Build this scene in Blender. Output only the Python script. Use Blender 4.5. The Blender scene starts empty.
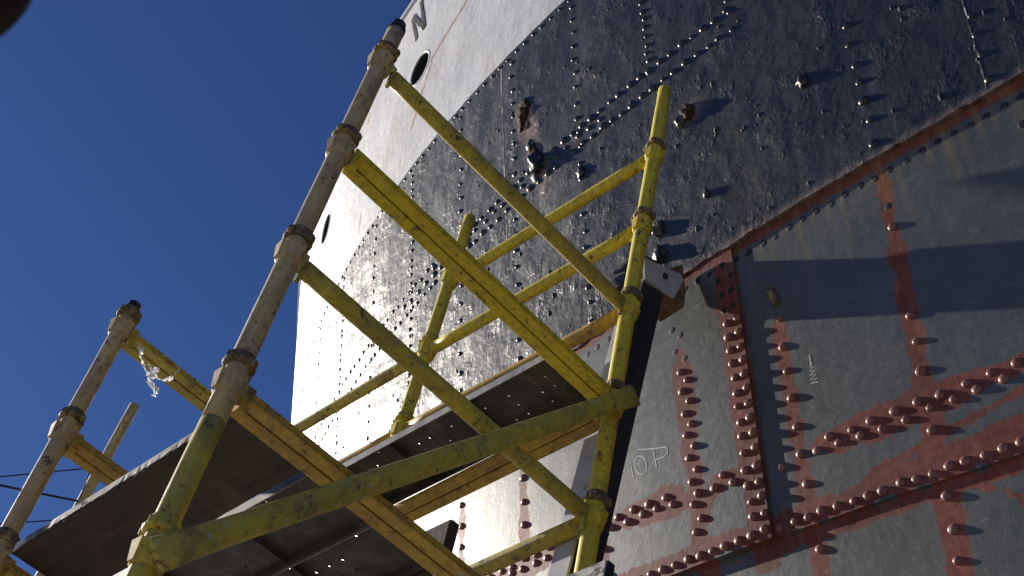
import bpy, bmesh, math, random
import numpy as np
from mathutils import Vector, Matrix, noise as mnoise
random.seed(7); RNG = np.random.default_rng(7)
scn = bpy.context.scene
COL = scn.collection

# ------------------------------------------------------------------ camera
CAM = np.array([-0.91623, -2.29573, -3.55055])
cam_d = bpy.data.cameras.new('camera')
cam = bpy.data.objects.new('camera', cam_d); COL.objects.link(cam)
rx = Vector((0.66906678, -0.72248165, 0.17426964))
dn = Vector((0.63183052, 0.42947888, -0.64524265))
fw = Vector((0.39133085, 0.5418193, 0.74383601))
m = Matrix((rx, -dn, -fw)).transposed().to_4x4(); m.translation = Vector(CAM)
cam.matrix_world = m
cam_d.sensor_width = 36.0; cam_d.lens = 1282.78 * 36 / 1024
cam_d.clip_start = 0.05; cam_d.clip_end = 3000
cam_d.dof.use_dof = True; cam_d.dof.focus_distance = 4.4; cam_d.dof.aperture_fstop = 10
scn.camera = cam

# ------------------------------------------------------------------ sun and sky
SUN = Vector((-0.1816, 0.9029, 0.3896)).normalized()      # towards the sun
sun_el = math.asin(SUN.z); sun_az = math.atan2(SUN.x, SUN.y)
w = bpy.data.worlds.new('World'); scn.world = w; w.use_nodes = True
nt = w.node_tree; bg = nt.nodes['Background']
sky = nt.nodes.new('ShaderNodeTexSky'); sky.sky_type = 'NISHITA'; sky.sun_disc = False
sky.sun_elevation = sun_el; sky.sun_rotation = sun_az
sky.air_density = 1.0; sky.dust_density = 0.1; sky.ozone_density = 9.0; sky.altitude = 300
tint = nt.nodes.new('ShaderNodeMix'); tint.data_type = 'RGBA'; tint.blend_type = 'MULTIPLY'; tint.inputs[0].default_value = 1.0
tint.inputs[7].default_value = (1.0, 0.90, 1.05, 1)          # the photograph's white balance
nt.links.new(sky.outputs[0], tint.inputs[6]); nt.links.new(tint.outputs[2], bg.inputs[0]); bg.inputs[1].default_value = 0.05
sl = bpy.data.lights.new('sun', 'SUN'); sl.energy = 5.0; sl.angle = math.radians(0.53); sl.color = (1, 0.915, 0.80)
so = bpy.data.objects.new('sun', sl); COL.objects.link(so)
so.rotation_euler = SUN.to_track_quat('Z', 'Y').to_euler()
vs = scn.view_settings; vs.view_transform = 'Standard'; vs.look = 'None'; vs.exposure = 0.45; vs.gamma = 1.0

# ------------------------------------------------------------------ material helper
class NT:
    def __init__(s, name):
        s.m = bpy.data.materials.new(name); s.m.use_nodes = True
        s.t = s.m.node_tree; s.b = s.t.nodes['Principled BSDF']
    def n(s, typ, **kw):
        o = s.t.nodes.new(typ)
        for k, v in kw.items():
            if k.startswith('i_'): o.inputs[int(k[2:]) if k[2:].isdigit() else k[2:]].default_value = v
            else: setattr(o, k, v)
        return o
    def l(s, a, b): s.t.links.new(a, b)
    def coord(s, uv=False, scale=(1, 1, 1), rnd=False):
        tc = s.n('ShaderNodeTexCoord'); mp = s.n('ShaderNodeMapping'); mp.inputs[3].default_value = scale
        s.l(tc.outputs['UV' if uv else 'Object'], mp.inputs[0])
        if rnd:
            oi = s.n('ShaderNodeObjectInfo'); ml = s.n('ShaderNodeMath', operation='MULTIPLY'); ml.inputs[1].default_value = 37
            s.l(oi.outputs['Random'], ml.inputs[0]); s.l(ml.outputs[0], mp.inputs[1])
        return mp.outputs[0]
    def noise(s, vec, scale, detail=6, rough=0.6, dist=0.0):
        o = s.n('ShaderNodeTexNoise'); o.inputs['Scale'].default_value = scale
        o.inputs['Detail'].default_value = detail; o.inputs['Roughness'].default_value = rough
        o.inputs['Distortion'].default_value = dist
        s.l(vec, o.inputs['Vector']); return o.outputs[0]
    def ramp(s, fac, *stops):
        o = s.n('ShaderNodeValToRGB'); e = o.color_ramp.elements
        while len(e) < len(stops): e.new(0.5)
        for el, (p, c) in zip(e, stops):
            el.position = p; el.color = (c, c, c, 1) if isinstance(c, (int, float)) else (*c, 1)
        s.l(fac, o.inputs[0]); return o.outputs[0]
    def mix(s, fac, a, b, mode='MIX'):
        o = s.n('ShaderNodeMix', data_type='RGBA', blend_type=mode)
        for sock, v in ((o.inputs[0], fac), (o.inputs[6], a), (o.inputs[7], b)):
            if isinstance(v, bpy.types.NodeSocket): s.l(v, sock)
            elif isinstance(v, (int, float)): sock.default_value = v
            else: sock.default_value = (*v, 1)
        return o.outputs[2]
    def math(s, op, a, b=0.0, c=None):
        o = s.n('ShaderNodeMath', operation=op)
        for i, v in enumerate((a, b) if c is None else (a, b, c)):
            if isinstance(v, bpy.types.NodeSocket): s.l(v, o.inputs[i])
            else: o.inputs[i].default_value = v
        return o.outputs[0]
    def attr(s, name): return s.n('ShaderNodeAttribute', attribute_name=name).outputs['Fac']
    def bump(s, h, strength, dist, prev=None):
        o = s.n('ShaderNodeBump'); o.inputs['Strength'].default_value = strength; o.inputs['Distance'].default_value = dist
        s.l(h, o.inputs['Height'])
        if prev is not None: s.l(prev, o.inputs['Normal'])
        return o.outputs[0]
    def out(s, col=None, rough=None, metal=None, nrm=None, spec=None):
        for nm, v in (('Base Color', col), ('Roughness', rough), ('Metallic', metal), ('Normal', nrm), ('Specular IOR Level', spec)):
            if v is None: continue
            if isinstance(v, bpy.types.NodeSocket): s.l(v, s.b.inputs[nm])
            elif nm == 'Base Color': s.b.inputs[nm].default_value = (*v, 1)
            else: s.b.inputs[nm].default_value = v
        return s.m

MAT = {}
def mats():
    # scaffold paint: yellow worn to brown and grey
    def paint(name, yellow, brown, lo, hi, grey=(0.20, 0.18, 0.16)):
        k = NT(name); v = k.coord(rnd=True)
        a = k.noise(v, 5, 8, 0.68); b = k.noise(v, 60, 5, 0.7); c = k.noise(v, 17, 6, 0.7)
        vv = k.coord(scale=(1, 1, 0.15), rnd=True); st = k.noise(vv, 45, 4, 0.6)
        m1 = k.ramp(k.math('ADD', k.math('MULTIPLY', a, 0.7), k.math('MULTIPLY', c, 0.3)), (lo, 0), (hi, 1))
        col = k.mix(m1, yellow, brown)
        col = k.mix(k.ramp(c, (0.58, 0), (0.68, 0.75)), col, grey)
        col = k.mix(k.ramp(k.math('ADD', k.math('MULTIPLY', b, 0.6), k.math('MULTIPLY', c, 0.4)), (0.56, 0), (0.60, 0.9)), col, (0.06, 0.036, 0.02))
        col = k.mix(k.ramp(k.noise(v, 36, 4, 0.6), (0.655, 0), (0.69, 0.75)), col, (0.50, 0.48, 0.42))
        col = k.mix(k.ramp(st, (0.35, 0.35), (0.6, 0)), col, (0.09, 0.07, 0.035))
        col = k.mix(k.ramp(k.noise(k.coord(scale=(9, 9, 70), rnd=True), 1.0, 4, 0.7), (0.66, 0), (0.72, 0.7)), col, (0.11, 0.075, 0.04))
        col = k.mix(k.ramp(k.noise(v, 2.6, 5, 0.75), (0.60, 0), (0.66, 0.65)), col, (0.17, 0.095, 0.045))
        r = k.ramp(c, (0.3, 0.42), (0.7, 0.75))
        nb = k.bump(k.mix(0.5, a, b), 0.35, 0.004)
        return k.out(col, r, 0.0, nb)
    MAT['yellow'] = paint('yellow_scaffold_paint', (0.72, 0.585, 0.028), (0.50, 0.38, 0.045), 0.50, 0.75)
    MAT['olive'] = paint('olive_scaffold_paint', (0.58, 0.48, 0.055), (0.36, 0.29, 0.08), 0.44, 0.64)
    MAT['brown'] = paint('faded_scaffold_paint', (0.62, 0.49, 0.21), (0.48, 0.34, 0.22), 0.42, 0.60, (0.52, 0.45, 0.37))
    MAT['ochre'] = paint('ochre_scaffold_paint', (0.62, 0.41, 0.04), (0.40, 0.23, 0.055), 0.42, 0.62)
    k = NT('rusty_fitting'); v = k.coord(rnd=True); a = k.noise(v, 30, 6, 0.7)
    MAT['fit'] = k.out(k.ramp(a, (0.3, (0.06, 0.042, 0.028)), (0.48, (0.17, 0.12, 0.065)), (0.62, (0.38, 0.29, 0.11))), 0.7, 0.2, k.bump(a, 0.6, 0.006))
    k = NT('bare_dark_steel'); v = k.coord(rnd=True); a = k.noise(v, 25, 5, 0.6)
    MAT['dark'] = k.out(k.ramp(a, (0.3, (0.02, 0.02, 0.022)), (0.7, (0.06, 0.05, 0.05))), 0.55, 0.4, k.bump(a, 0.4, 0.003))
    # grey lower plating with red primer
    k = NT('grey_plating_paint'); uv = k.coord(True)
    n1 = k.noise(uv, 3.2, 7, 0.62); n2 = k.noise(uv, 26, 8, 0.7); n3 = k.noise(uv, 110, 4, 0.6)
    vs_ = k.coord(True, (30, 2.2, 1)); sn = k.noise(vs_, 1.5, 5, 0.65)
    g = k.ramp(n1, (0.28, (0.046, 0.052, 0.047)), (0.5, (0.066, 0.074, 0.067)), (0.72, (0.100, 0.107, 0.098)))
    g = k.mix(k.ramp(sn, (0.38, 0.55), (0.58, 0)), g, (0.048, 0.053, 0.049))
    g = k.mix(k.ramp(n2, (0.60, 0), (0.74, 0.55)), g, (0.21, 0.215, 0.21))
    sc = k.n('ShaderNodeTexNoise'); sc.inputs['Scale'].default_value = 1.0; sc.inputs['Detail'].default_value = 3
    sm = k.n('ShaderNodeMapping'); sm.inputs[2].default_value = (0, 0, 0.5); sm.inputs[3].default_value = (6, 130, 1)
    tcu = k.n('ShaderNodeTexCoord'); k.l(tcu.outputs['UV'], sm.inputs[0]); k.l(sm.outputs[0], sc.inputs['Vector'])
    g = k.mix(k.math('MULTIPLY', k.ramp(sc.outputs[0], (0.66, 0), (0.72, 0.5)), k.ramp(n1, (0.45, 0), (0.6, 1))), g, (0.30, 0.32, 0.325))
    pr_ = k.attr('primer')
    edge = k.math('ADD', pr_, k.math('MULTIPLY', k.math('SUBTRACT', k.mix(0.5, n2, k.noise(k.coord(True, (38, 7, 1)), 1.0, 6, 0.7)), 0.5), 1.7))
    pm = k.ramp(edge, (0.46, 0), (0.55, 1))
    red = k.ramp(n2, (0.3, (0.15, 0.032, 0.020)), (0.5, (0.225, 0.060, 0.042)), (0.75, (0.30, 0.125, 0.095)))
    red = k.mix(k.ramp(k.noise(uv, 14, 6, 0.7), (0.55, 0), (0.68, 0.55)), red, (0.20, 0.12, 0.105))
    red = k.mix(k.ramp(n1, (0.42, 0.6), (0.60, 0)), red, (0.10, 0.034, 0.026)); red = k.mix(k.ramp(sn, (0.55, 0), (0.72, 0.5)), red, (0.30, 0.17, 0.14))
    c = k.mix(pm, g, red)
    yl = k.attr('stain')
    ym = k.math('MULTIPLY', yl, k.ramp(sn, (0.35, 0.15), (0.6, 1)))
    c = k.mix(k.math('MULTIPLY', ym, 0.75), c, (0.30, 0.22, 0.055))
    nb = k.bump(n3, 0.22, 0.002); nb = k.bump(n1, 0.20, 0.02, nb); nb = k.bump(n2, 0.10, 0.005, nb)
    MAT['grey'] = k.out(c, k.math('ADD', k.ramp(n2, (0.3, 0.40), (0.7, 0.52)), k.math('MULTIPLY', pm, 0.12)), 0.0, nb, k.math('SUBTRACT', 1.0, k.math('MULTIPLY', pm, 0.7)))
    # black gloss strake, thick lumpy paint
    k = NT('black_hull_paint'); uv = k.coord(True)
    n1 = k.noise(uv, 2.2, 5, 0.55); n2 = k.noise(uv, 30, 6, 0.62); n4 = k.noise(uv, 5.5, 4, 0.6)
    st = k.noise(k.coord(True, (30, 2.6, 1)), 1.0, 4, 0.6); st2 = k.noise(k.coord(True, (11, 1.0, 1)), 1.0, 6, 0.6)
    vo = k.n('ShaderNodeTexVoronoi', feature='SMOOTH_F1'); vo.inputs['Scale'].default_value = 1.0; vo.inputs['Smoothness'].default_value = 0.6
    wv = k.n('ShaderNodeVectorMath', operation='ADD'); k.l(k.coord(True, (62, 30, 1)), wv.inputs[0])
    nv_ = k.n('ShaderNodeTexNoise'); nv_.inputs['Scale'].default_value = 9; k.l(uv, nv_.inputs['Vector']); sc3 = k.n('ShaderNodeVectorMath', operation='SCALE'); sc3.inputs[3].default_value = 3.5
    k.l(nv_.outputs[1], sc3.inputs[0]); k.l(sc3.outputs[0], wv.inputs[1]); k.l(wv.outputs[0], vo.inputs['Vector'])
    patch = k.ramp(n4, (0.53, 0), (0.68, 1))
    drop = k.math('MULTIPLY', k.ramp(vo.outputs['Distance'], (0.0, 1), (0.42, 0)), patch)
    c = k.ramp(st2, (0.3, (0.004, 0.0055, 0.0053)), (0.55, (0.008, 0.011, 0.0105)), (0.75, (0.018, 0.022, 0.021)))
    c = k.mix(k.ramp(n2, (0.62, 0), (0.75, 0.5)), c, (0.06, 0.066, 0.07))
    c = k.mix(k.attr('stain'), c, k.ramp(n2, (0.35, (0.20, 0.11, 0.08)), (0.6, (0.62, 0.43, 0.36))))
    nb = k.bump(n1, 0.55, 0.06); nb = k.bump(n4, 0.28, 0.02, nb); nb = k.bump(k.math('MULTIPLY', st, k.math('ADD', patch, 0.12)), 0.5, 0.008, nb); nb = k.bump(drop, 0.42, 0.006, nb); nb = k.bump(k.math('MULTIPLY', n2, k.math('ADD', patch, 0.15)), 0.14, 0.004, nb)
    MAT['black'] = k.out(c, k.ramp(st2, (0.3, 0.40), (0.7, 0.50)), 0.0, nb, 0.9)
    k = NT('black_rivet_paint'); n2 = k.noise(k.coord(), 40, 5, 0.6); MAT['blackriv'] = k.out((0.012, 0.016, 0.016), 0.34, 0.0, k.bump(n2, 0.4, 0.004), 0.7)
    # white strake
    k = NT('white_hull_paint'); uv = k.coord(True)
    n1 = k.noise(uv, 2.5, 6, 0.6); n2 = k.noise(uv, 24, 6, 0.7); st2 = k.noise(k.coord(True, (5, 0.7, 1)), 1.0, 5, 0.55)
    c = k.ramp(n1, (0.3, (0.66, 0.67, 0.69)), (0.6, (0.80, 0.80, 0.80)), (0.8, (0.84, 0.83, 0.81)))
    c = k.mix(k.ramp(st2, (0.36, 0.3), (0.52, 0)), c, (0.55, 0.56, 0.58))
    c = k.mix(k.ramp(k.noise(uv, 1.3, 7, 0.68), (0.52, 0), (0.70, 0.5)), c, (0.62, 0.54, 0.40))
    c = k.mix(k.ramp(k.noise(k.coord(True, (60, 9, 1)), 1.0, 5, 0.7), (0.66, 0), (0.72, 0.6)), c, (0.34, 0.33, 0.33))
    rs = k.math('ADD', k.attr('stain'), k.math('MULTIPLY', k.math('SUBTRACT', n2, 0.5), 1.0))
    c = k.mix(k.ramp(rs, (0.5, 0), (0.72, 0.9)), c, k.ramp(n2, (0.35, (0.17, 0.075, 0.03)), (0.7, (0.50, 0.33, 0.16))))
    nb = k.bump(n1, 0.4, 0.05); nb = k.bump(st2, 0.2, 0.02, nb); nb = k.bump(n2, 0.18, 0.004, nb)
    MAT['white'] = k.out(c, k.ramp(n2, (0.3, 0.32), (0.7, 0.5)), 0.0, nb, 0.5)
    # rivets
    k = NT('rivet_primer'); v = k.coord(rnd=True); a = k.noise(v, 60, 4, 0.6); oi = k.n('ShaderNodeObjectInfo')
    c = k.mix(k.math('MULTIPLY', oi.outputs['Random'], 0.6), (0.19, 0.072, 0.058), (0.28, 0.14, 0.115))
    c = k.mix(k.ramp(a, (0.5, 0), (0.7, 0.5)), c, (0.30, 0.20, 0.18))
    MAT['rivet'] = k.out(c, 0.42, 0.0, k.bump(a, 0.3, 0.003))
    k = NT('rust_scale'); v = k.coord(rnd=True); a = k.noise(v, 28, 7, 0.7)
    MAT['rust'] = k.out(k.ramp(a, (0.36, (0.008, 0.006, 0.005)), (0.52, (0.04, 0.021, 0.010)), (0.66, (0.16, 0.08, 0.022)), (0.8, (0.35, 0.24, 0.12))), 0.8, 0.0, k.bump(a, 0.9, 0.02))
    # planks
    k = NT('weathered_board'); v = k.coord(rnd=True); gr = k.noise(k.coord(scale=(30, 1.2, 30), rnd=True), 1.0, 6, 0.65); b = k.noise(v, 6, 6, 0.7)
    c = k.ramp(gr, (0.3, (0.028, 0.020, 0.014)), (0.6, (0.062, 0.045, 0.033)), (0.8, (0.10, 0.08, 0.06)))
    c = k.mix(k.ramp(b, (0.5, 0), (0.66, 0.7)), c, (0.115, 0.075, 0.052)); c = k.mix(k.ramp(k.noise(v, 3, 5, 0.6), (0.5, 0), (0.62, 0.6)), c, (0.022, 0.017, 0.014))
    MAT['board'] = k.out(c, 0.85, 0.0, k.bump(gr, 0.6, 0.004))
    k = NT('splashed_board_edge'); v = k.coord(scale=(1, 0.35, 1), rnd=True); b = k.noise(v, 22, 6, 0.7); b2 = k.noise(v, 7, 5, 0.6)
    c = k.mix(k.ramp(b, (0.42, 0), (0.6, 1)), (0.10, 0.095, 0.09), (0.26, 0.26, 0.255))
    c = k.mix(k.ramp(k.math('ADD', b2, k.math('MULTIPLY', b, 0.25)), (0.66, 0), (0.69, 1)), c, (0.70, 0.70, 0.69))
    c = k.mix(k.ramp(b2, (0.40, 1), (0.45, 0)), c, (0.07, 0.06, 0.05))
    MAT['edge'] = k.out(c, 0.75, 0.0, k.bump(b, 0.5, 0.003))
    k = NT('chipped_white_board'); v = k.coord(scale=(1, 0.4, 1), rnd=True); b = k.noise(v, 40, 6, 0.7); b2 = k.noise(v, 15, 5, 0.6)
    c = k.mix(k.ramp(b, (0.50, 0), (0.56, 1)), (0.52, 0.50, 0.47), (0.08, 0.07, 0.06))
    MAT['chip'] = k.out(c, 0.7, 0.0, k.bump(b, 0.5, 0.003))
    k = NT('galvanised_plank'); v = k.coord(rnd=True); a = k.noise(v, 9, 7, 0.7); b = k.noise(v, 70, 4, 0.6)
    c = k.ramp(a, (0.32, (0.035, 0.028, 0.023)), (0.52, (0.075, 0.066, 0.060)), (0.68, (0.15, 0.135, 0.125)))
    c = k.mix(k.ramp(b, (0.6, 0), (0.7, 0.7)), c, (0.05, 0.04, 0.035))
    MAT['plank'] = k.out(c, 0.6, 0.15, k.bump(a, 0.3, 0.004))
    k = NT('pale_flange'); v = k.coord(rnd=True); a = k.noise(v, 14, 6, 0.7)
    MAT['flange'] = k.out(k.ramp(a, (0.35, (0.16, 0.155, 0.15)), (0.65, (0.36, 0.36, 0.36))), 0.55, 0.1, k.bump(a, 0.4, 0.004))
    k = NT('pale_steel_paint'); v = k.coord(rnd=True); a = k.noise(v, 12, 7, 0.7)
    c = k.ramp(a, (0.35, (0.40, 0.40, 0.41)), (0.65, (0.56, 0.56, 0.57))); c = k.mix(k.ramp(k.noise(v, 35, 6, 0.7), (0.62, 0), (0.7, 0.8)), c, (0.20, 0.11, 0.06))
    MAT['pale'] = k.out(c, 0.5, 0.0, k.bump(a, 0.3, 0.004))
    k = NT('shade_dark_timber'); gr = k.noise(k.coord(scale=(25, 25, 1.2), rnd=True), 1.0, 6, 0.6)
    MAT['shade_timber'] = k.out(k.ramp(gr, (0.3, (0.010, 0.011, 0.014)), (0.75, (0.030, 0.032, 0.038))), 0.6, 0.0, k.bump(gr, 0.5, 0.004))  # near-black base colour carries the shade of faces turned from the sun
    k = NT('end_grain_wood'); v = k.coord(rnd=True); gr = k.noise(k.coord(scale=(3, 30, 30), rnd=True), 1.0, 6, 0.7); b = k.noise(v, 18, 5, 0.7)
    c = k.ramp(gr, (0.3, (0.06, 0.03, 0.015)), (0.55, (0.20, 0.11, 0.05)), (0.75, (0.42, 0.29, 0.17)))
    MAT['wood'] = k.out(k.mix(k.ramp(b, (0.55, 0), (0.65, 0.7)), c, (0.05, 0.025, 0.012)), 0.8, 0.0, k.bump(gr, 0.7, 0.006))
    k = NT('dark_recess'); MAT['void'] = k.out((0.02, 0.021, 0.023), 0.7)
    k = NT('chalk_mark'); v = k.coord(True, (1, 1, 1)); k2 = k.noise(k.coord(), 140, 3, 0.6)
    MAT['chalk'] = k.out(k.ramp(k2, (0.35, (0.62, 0.63, 0.63)), (0.6, (0.85, 0.86, 0.86))), 0.9)
    k = NT('deep_brown_coat'); v = k.coord(); MAT['deep_brown'] = k.out(k.ramp(k.noise(v, 20, 5, 0.6), (0.3, (0.012, 0.007, 0.005)), (0.7, (0.035, 0.016, 0.010))), 0.9)  # plain dark brown for the made-up corner bar
    k = NT('rope_fibre'); MAT['rope'] = k.out((0.035, 0.035, 0.04), 0.8)
    k = NT('thin_plastic'); k.b.inputs['Base Color'].default_value = (0.82, 0.84, 0.86, 1); k.b.inputs['Roughness'].default_value = 0.3
    k.b.inputs['Transmission Weight'].default_value = 0.0
    tr = k.n('ShaderNodeBsdfTranslucent'); tr.inputs[0].default_value = (0.85, 0.87, 0.9, 1); ms = k.n('ShaderNodeMixShader'); ms.inputs[0].default_value = 0.5
    k.l(k.b.outputs[0], ms.inputs[1]); k.l(tr.outputs[0], ms.inputs[2]); k.l(ms.outputs[0], k.t.nodes['Material Output'].inputs[0]); MAT['film'] = k.m
    k = NT('dock_concrete'); v = k.coord(); a = k.noise(v, 0.6, 8, 0.6); b = k.noise(v, 8, 6, 0.7)
    c = k.ramp(a, (0.3, (0.22, 0.21, 0.195)), (0.7, (0.33, 0.315, 0.29))); c = k.mix(k.ramp(b, (0.55, 0), (0.7, 0.4)), c, (0.07, 0.065, 0.06))
    MAT['ground'] = k.out(c, 0.9, 0.0, k.bump(b, 0.4, 0.01))
mats()

# ------------------------------------------------------------------ mesh helpers
def mesh_np(name, V, F, smooth=False):
    me = bpy.data.meshes.new(name)
    me.from_pydata([tuple(map(float, v)) for v in V], [], [tuple(map(int, f)) for f in F])
    if smooth: me.polygons.foreach_set('use_smooth', [True] * len(me.polygons))
    me.update(); return me
def link(name, me, mat=None, parent=None, kind=None):
    o = bpy.data.objects.new(name, me); COL.objects.link(o)
    if me is not None and mat is not None and not me.materials: me.materials.append(MAT[mat])
    if parent is not None: o.parent = parent
    if kind: o['kind'] = kind
    return o
def tag(o, label, cat, group=None):
    o['label'] = label; o['category'] = cat
    if group: o['group'] = group
    return o
def thing(name, label, cat, loc=(0, 0, 0), group=None):
    o = bpy.data.objects.new(name, None); COL.objects.link(o); o.location = loc; o.empty_display_size = 0.1
    return tag(o, label, cat, group)
def bm_mesh(name, bm, smooth=False):
    me = bpy.data.meshes.new(name); bm.normal_update(); bm.to_mesh(me); bm.free()
    if smooth: me.polygons.foreach_set('use_smooth', [True] * len(me.polygons))
    return me
def add_box(bm, lo, hi, bevel=0.0):
    r = bmesh.ops.create_cube(bm, size=1.0)
    vs_ = r['verts']
    for v in vs_:
        v.co = Vector([(lo[i] + hi[i]) / 2 + v.co[i] * (hi[i] - lo[i]) for i in range(3)])
    if bevel:
        es = list({e for v in vs_ for e in v.link_edges})
        bmesh.ops.bevel(bm, geom=es, offset=bevel, segments=1, affect='EDGES')
    return vs_
def frame(d):
    d = Vector(d).normalized(); a = Vector((0, 0, 1)) if abs(d.z) < 0.9 else Vector((1, 0, 0))
    u = d.cross(a).normalized(); return d, u, d.cross(u).normalized()
def lathe_into(bm, p0, p1, prof, seg=20, cap=True):
    """prof: list of (t metres along p0->p1, radius)"""
    p0 = Vector(p0); d, u, v = frame(Vector(p1) - p0); rings = []
    for t, r in prof:
        rings.append([bm.verts.new(p0 + d * t + (u * math.cos(2 * math.pi * i / seg) + v * math.sin(2 * math.pi * i / seg)) * r) for i in range(seg)])
    for a, b in zip(rings, rings[1:]):
        for i in range(seg):
            f = bm.faces.new((a[i], a[(i + 1) % seg], b[(i + 1) % seg], b[i])); f.smooth = True
    if cap:
        bm.faces.new(rings[0][::-1]); bm.faces.new(rings[-1])
def tube_into(bm, p0, p1, r, seg=20, cap=True, dents=0.0):
    L = (Vector(p1) - Vector(p0)).length; n = max(2, int(L / 0.12))
    prof = [(L * i / n, r * (1 + (random.uniform(-1, 1) * dents if 0 < i < n else 0))) for i in range(n + 1)]
    lathe_into(bm, p0, p1, prof, seg, cap)
def tube(name, p0, p1, r, mat, parent, seg=20, dents=0.012):
    bm = bmesh.new(); tube_into(bm, p0, p1, r, seg, True, dents)
    me = bm_mesh(name, bm); return link(name, me, mat, parent)
def poly_tube(name, pts, r, mat, parent=None, seg=6):
    bm = bmesh.new()
    pts = [Vector(p) for p in pts]; rings = []
    for i, p in enumerate(pts):
        d = (pts[min(i + 1, len(pts) - 1)] - pts[max(i - 1, 0)]); d, u, v = frame(d)
        rings.append([bm.verts.new(p + (u * math.cos(2 * math.pi * j / seg) + v * math.sin(2 * math.pi * j / seg)) * r) for j in range(seg)])
    for a, b in zip(rings, rings[1:]):
        for j in range(seg):
            f = bm.faces.new((a[j], a[(j + 1) % seg], b[(j + 1) % seg], b[j])); f.smooth = True
    bm.faces.new(rings[0][::-1]); bm.faces.new(rings[-1])
    return link(name, bm_mesh(name, bm), mat, parent)

# ------------------------------------------------------------------ ground
GZ = -5.15
me = mesh_np('dock_floor', [(-900, -900, GZ), (900, -900, GZ), (900, 900, GZ), (-900, 900, GZ)], [(0, 1, 2, 3)])
link('dock_floor', me, 'ground', kind='structure')

# ------------------------------------------------------------------ hull surface: P(s, z), s along the plating, z height
Y0, KC, LC, AL0, PH, PHG, ZW = -2.49758, 0.279202, 9.687435, -0.0112305, 0.2264884, 0.0041520, 0.620036
ds = 0.01
SG = np.arange(-14, 32, ds)
u_ = np.clip(SG - Y0, 0, None); kap = np.where(SG > Y0, KC * (1 - np.exp(-u_ / LC)), 0)
ALg = np.concatenate([[0], np.cumsum((kap[1:] + kap[:-1]) / 2 * ds)])
stop = np.searchsorted(ALg, math.pi)
ALg[stop:] = math.pi
xg = np.concatenate([[0], np.cumsum(np.sin(ALg[:-1]) * ds)]); yg = np.concatenate([[0], np.cumsum(np.cos(ALg[:-1]) * ds)]) + SG[0]
c_, s_ = math.cos(AL0), math.sin(AL0)
XG = 1.62 + c_ * xg + s_ * (yg - Y0); YG = Y0 - s_ * xg + c_ * (yg - Y0); ALg = ALg + AL0
SHIP_K = 1.030; SHIP_AT = np.array((0.0275, 0.0689, 0.1065))       # the ship's own size and where it lies in the dock
def hull(s, z, off=0.0):
    s = np.asarray(s, float); z = np.asarray(z, float); s, z = np.broadcast_arrays(s, z)
    bx = np.interp(s, SG, XG); by = np.interp(s, SG, YG); a = np.interp(s, SG, ALg)
    t = np.tan(PH + PHG * np.clip(s - Y0, 0, 6)); o = t * (z - ZW)
    ct = 1 / np.sqrt(1 + t * t)
    nx, ny, nz = -np.cos(a) * ct, np.sin(a) * ct, -t * ct
    P = np.stack([bx - np.cos(a) * o, by + np.sin(a) * o, z], -1)
    return SHIP_AT + P * SHIP_K + np.stack([nx, ny, nz], -1) * off
def hull_n(s, z):
    e = 1e-3; P = hull(s, z); A = hull(s + e, z) - P; B = hull(s, z + e) - P
    n = np.cross(A, B); n = n / np.linalg.norm(n); 
    if np.dot(n, hull(s, z, 0.1) - P) < 0: n = -n
    return n, A / np.linalg.norm(A), B / np.linalg.norm(B)

OFF_P3, OFF_P2, OFF_P1, OFF_BLACK, OFF_WHITE = -0.029, -0.015, 0.0, 0.007, 0.0045
Z_WATER, Z_PAINT, Z_TOP = 0.652, 3.066, 4.834
def z_seam(s): return -0.645 + 0.0715 * np.clip(s, -3, 4)            # lower edge of the lapped grey plates
def z_drow(s): return np.where(s > 0, -0.338 + 0.105 * s, np.where(s > -0.7, -0.338 + 0.085 * s, -0.3975 + 0.04 * (s + 0.7)))
def s_c4(z): return -0.84 - 0.045 * (z + 0.1) * np.where(z > 0, 0.6, 1.0)
FRAMES = [0.163, 0.66, 1.172, 1.665, 2.19, 2.70, 3.21, 3.72, 4.25, 4.8]

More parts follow.
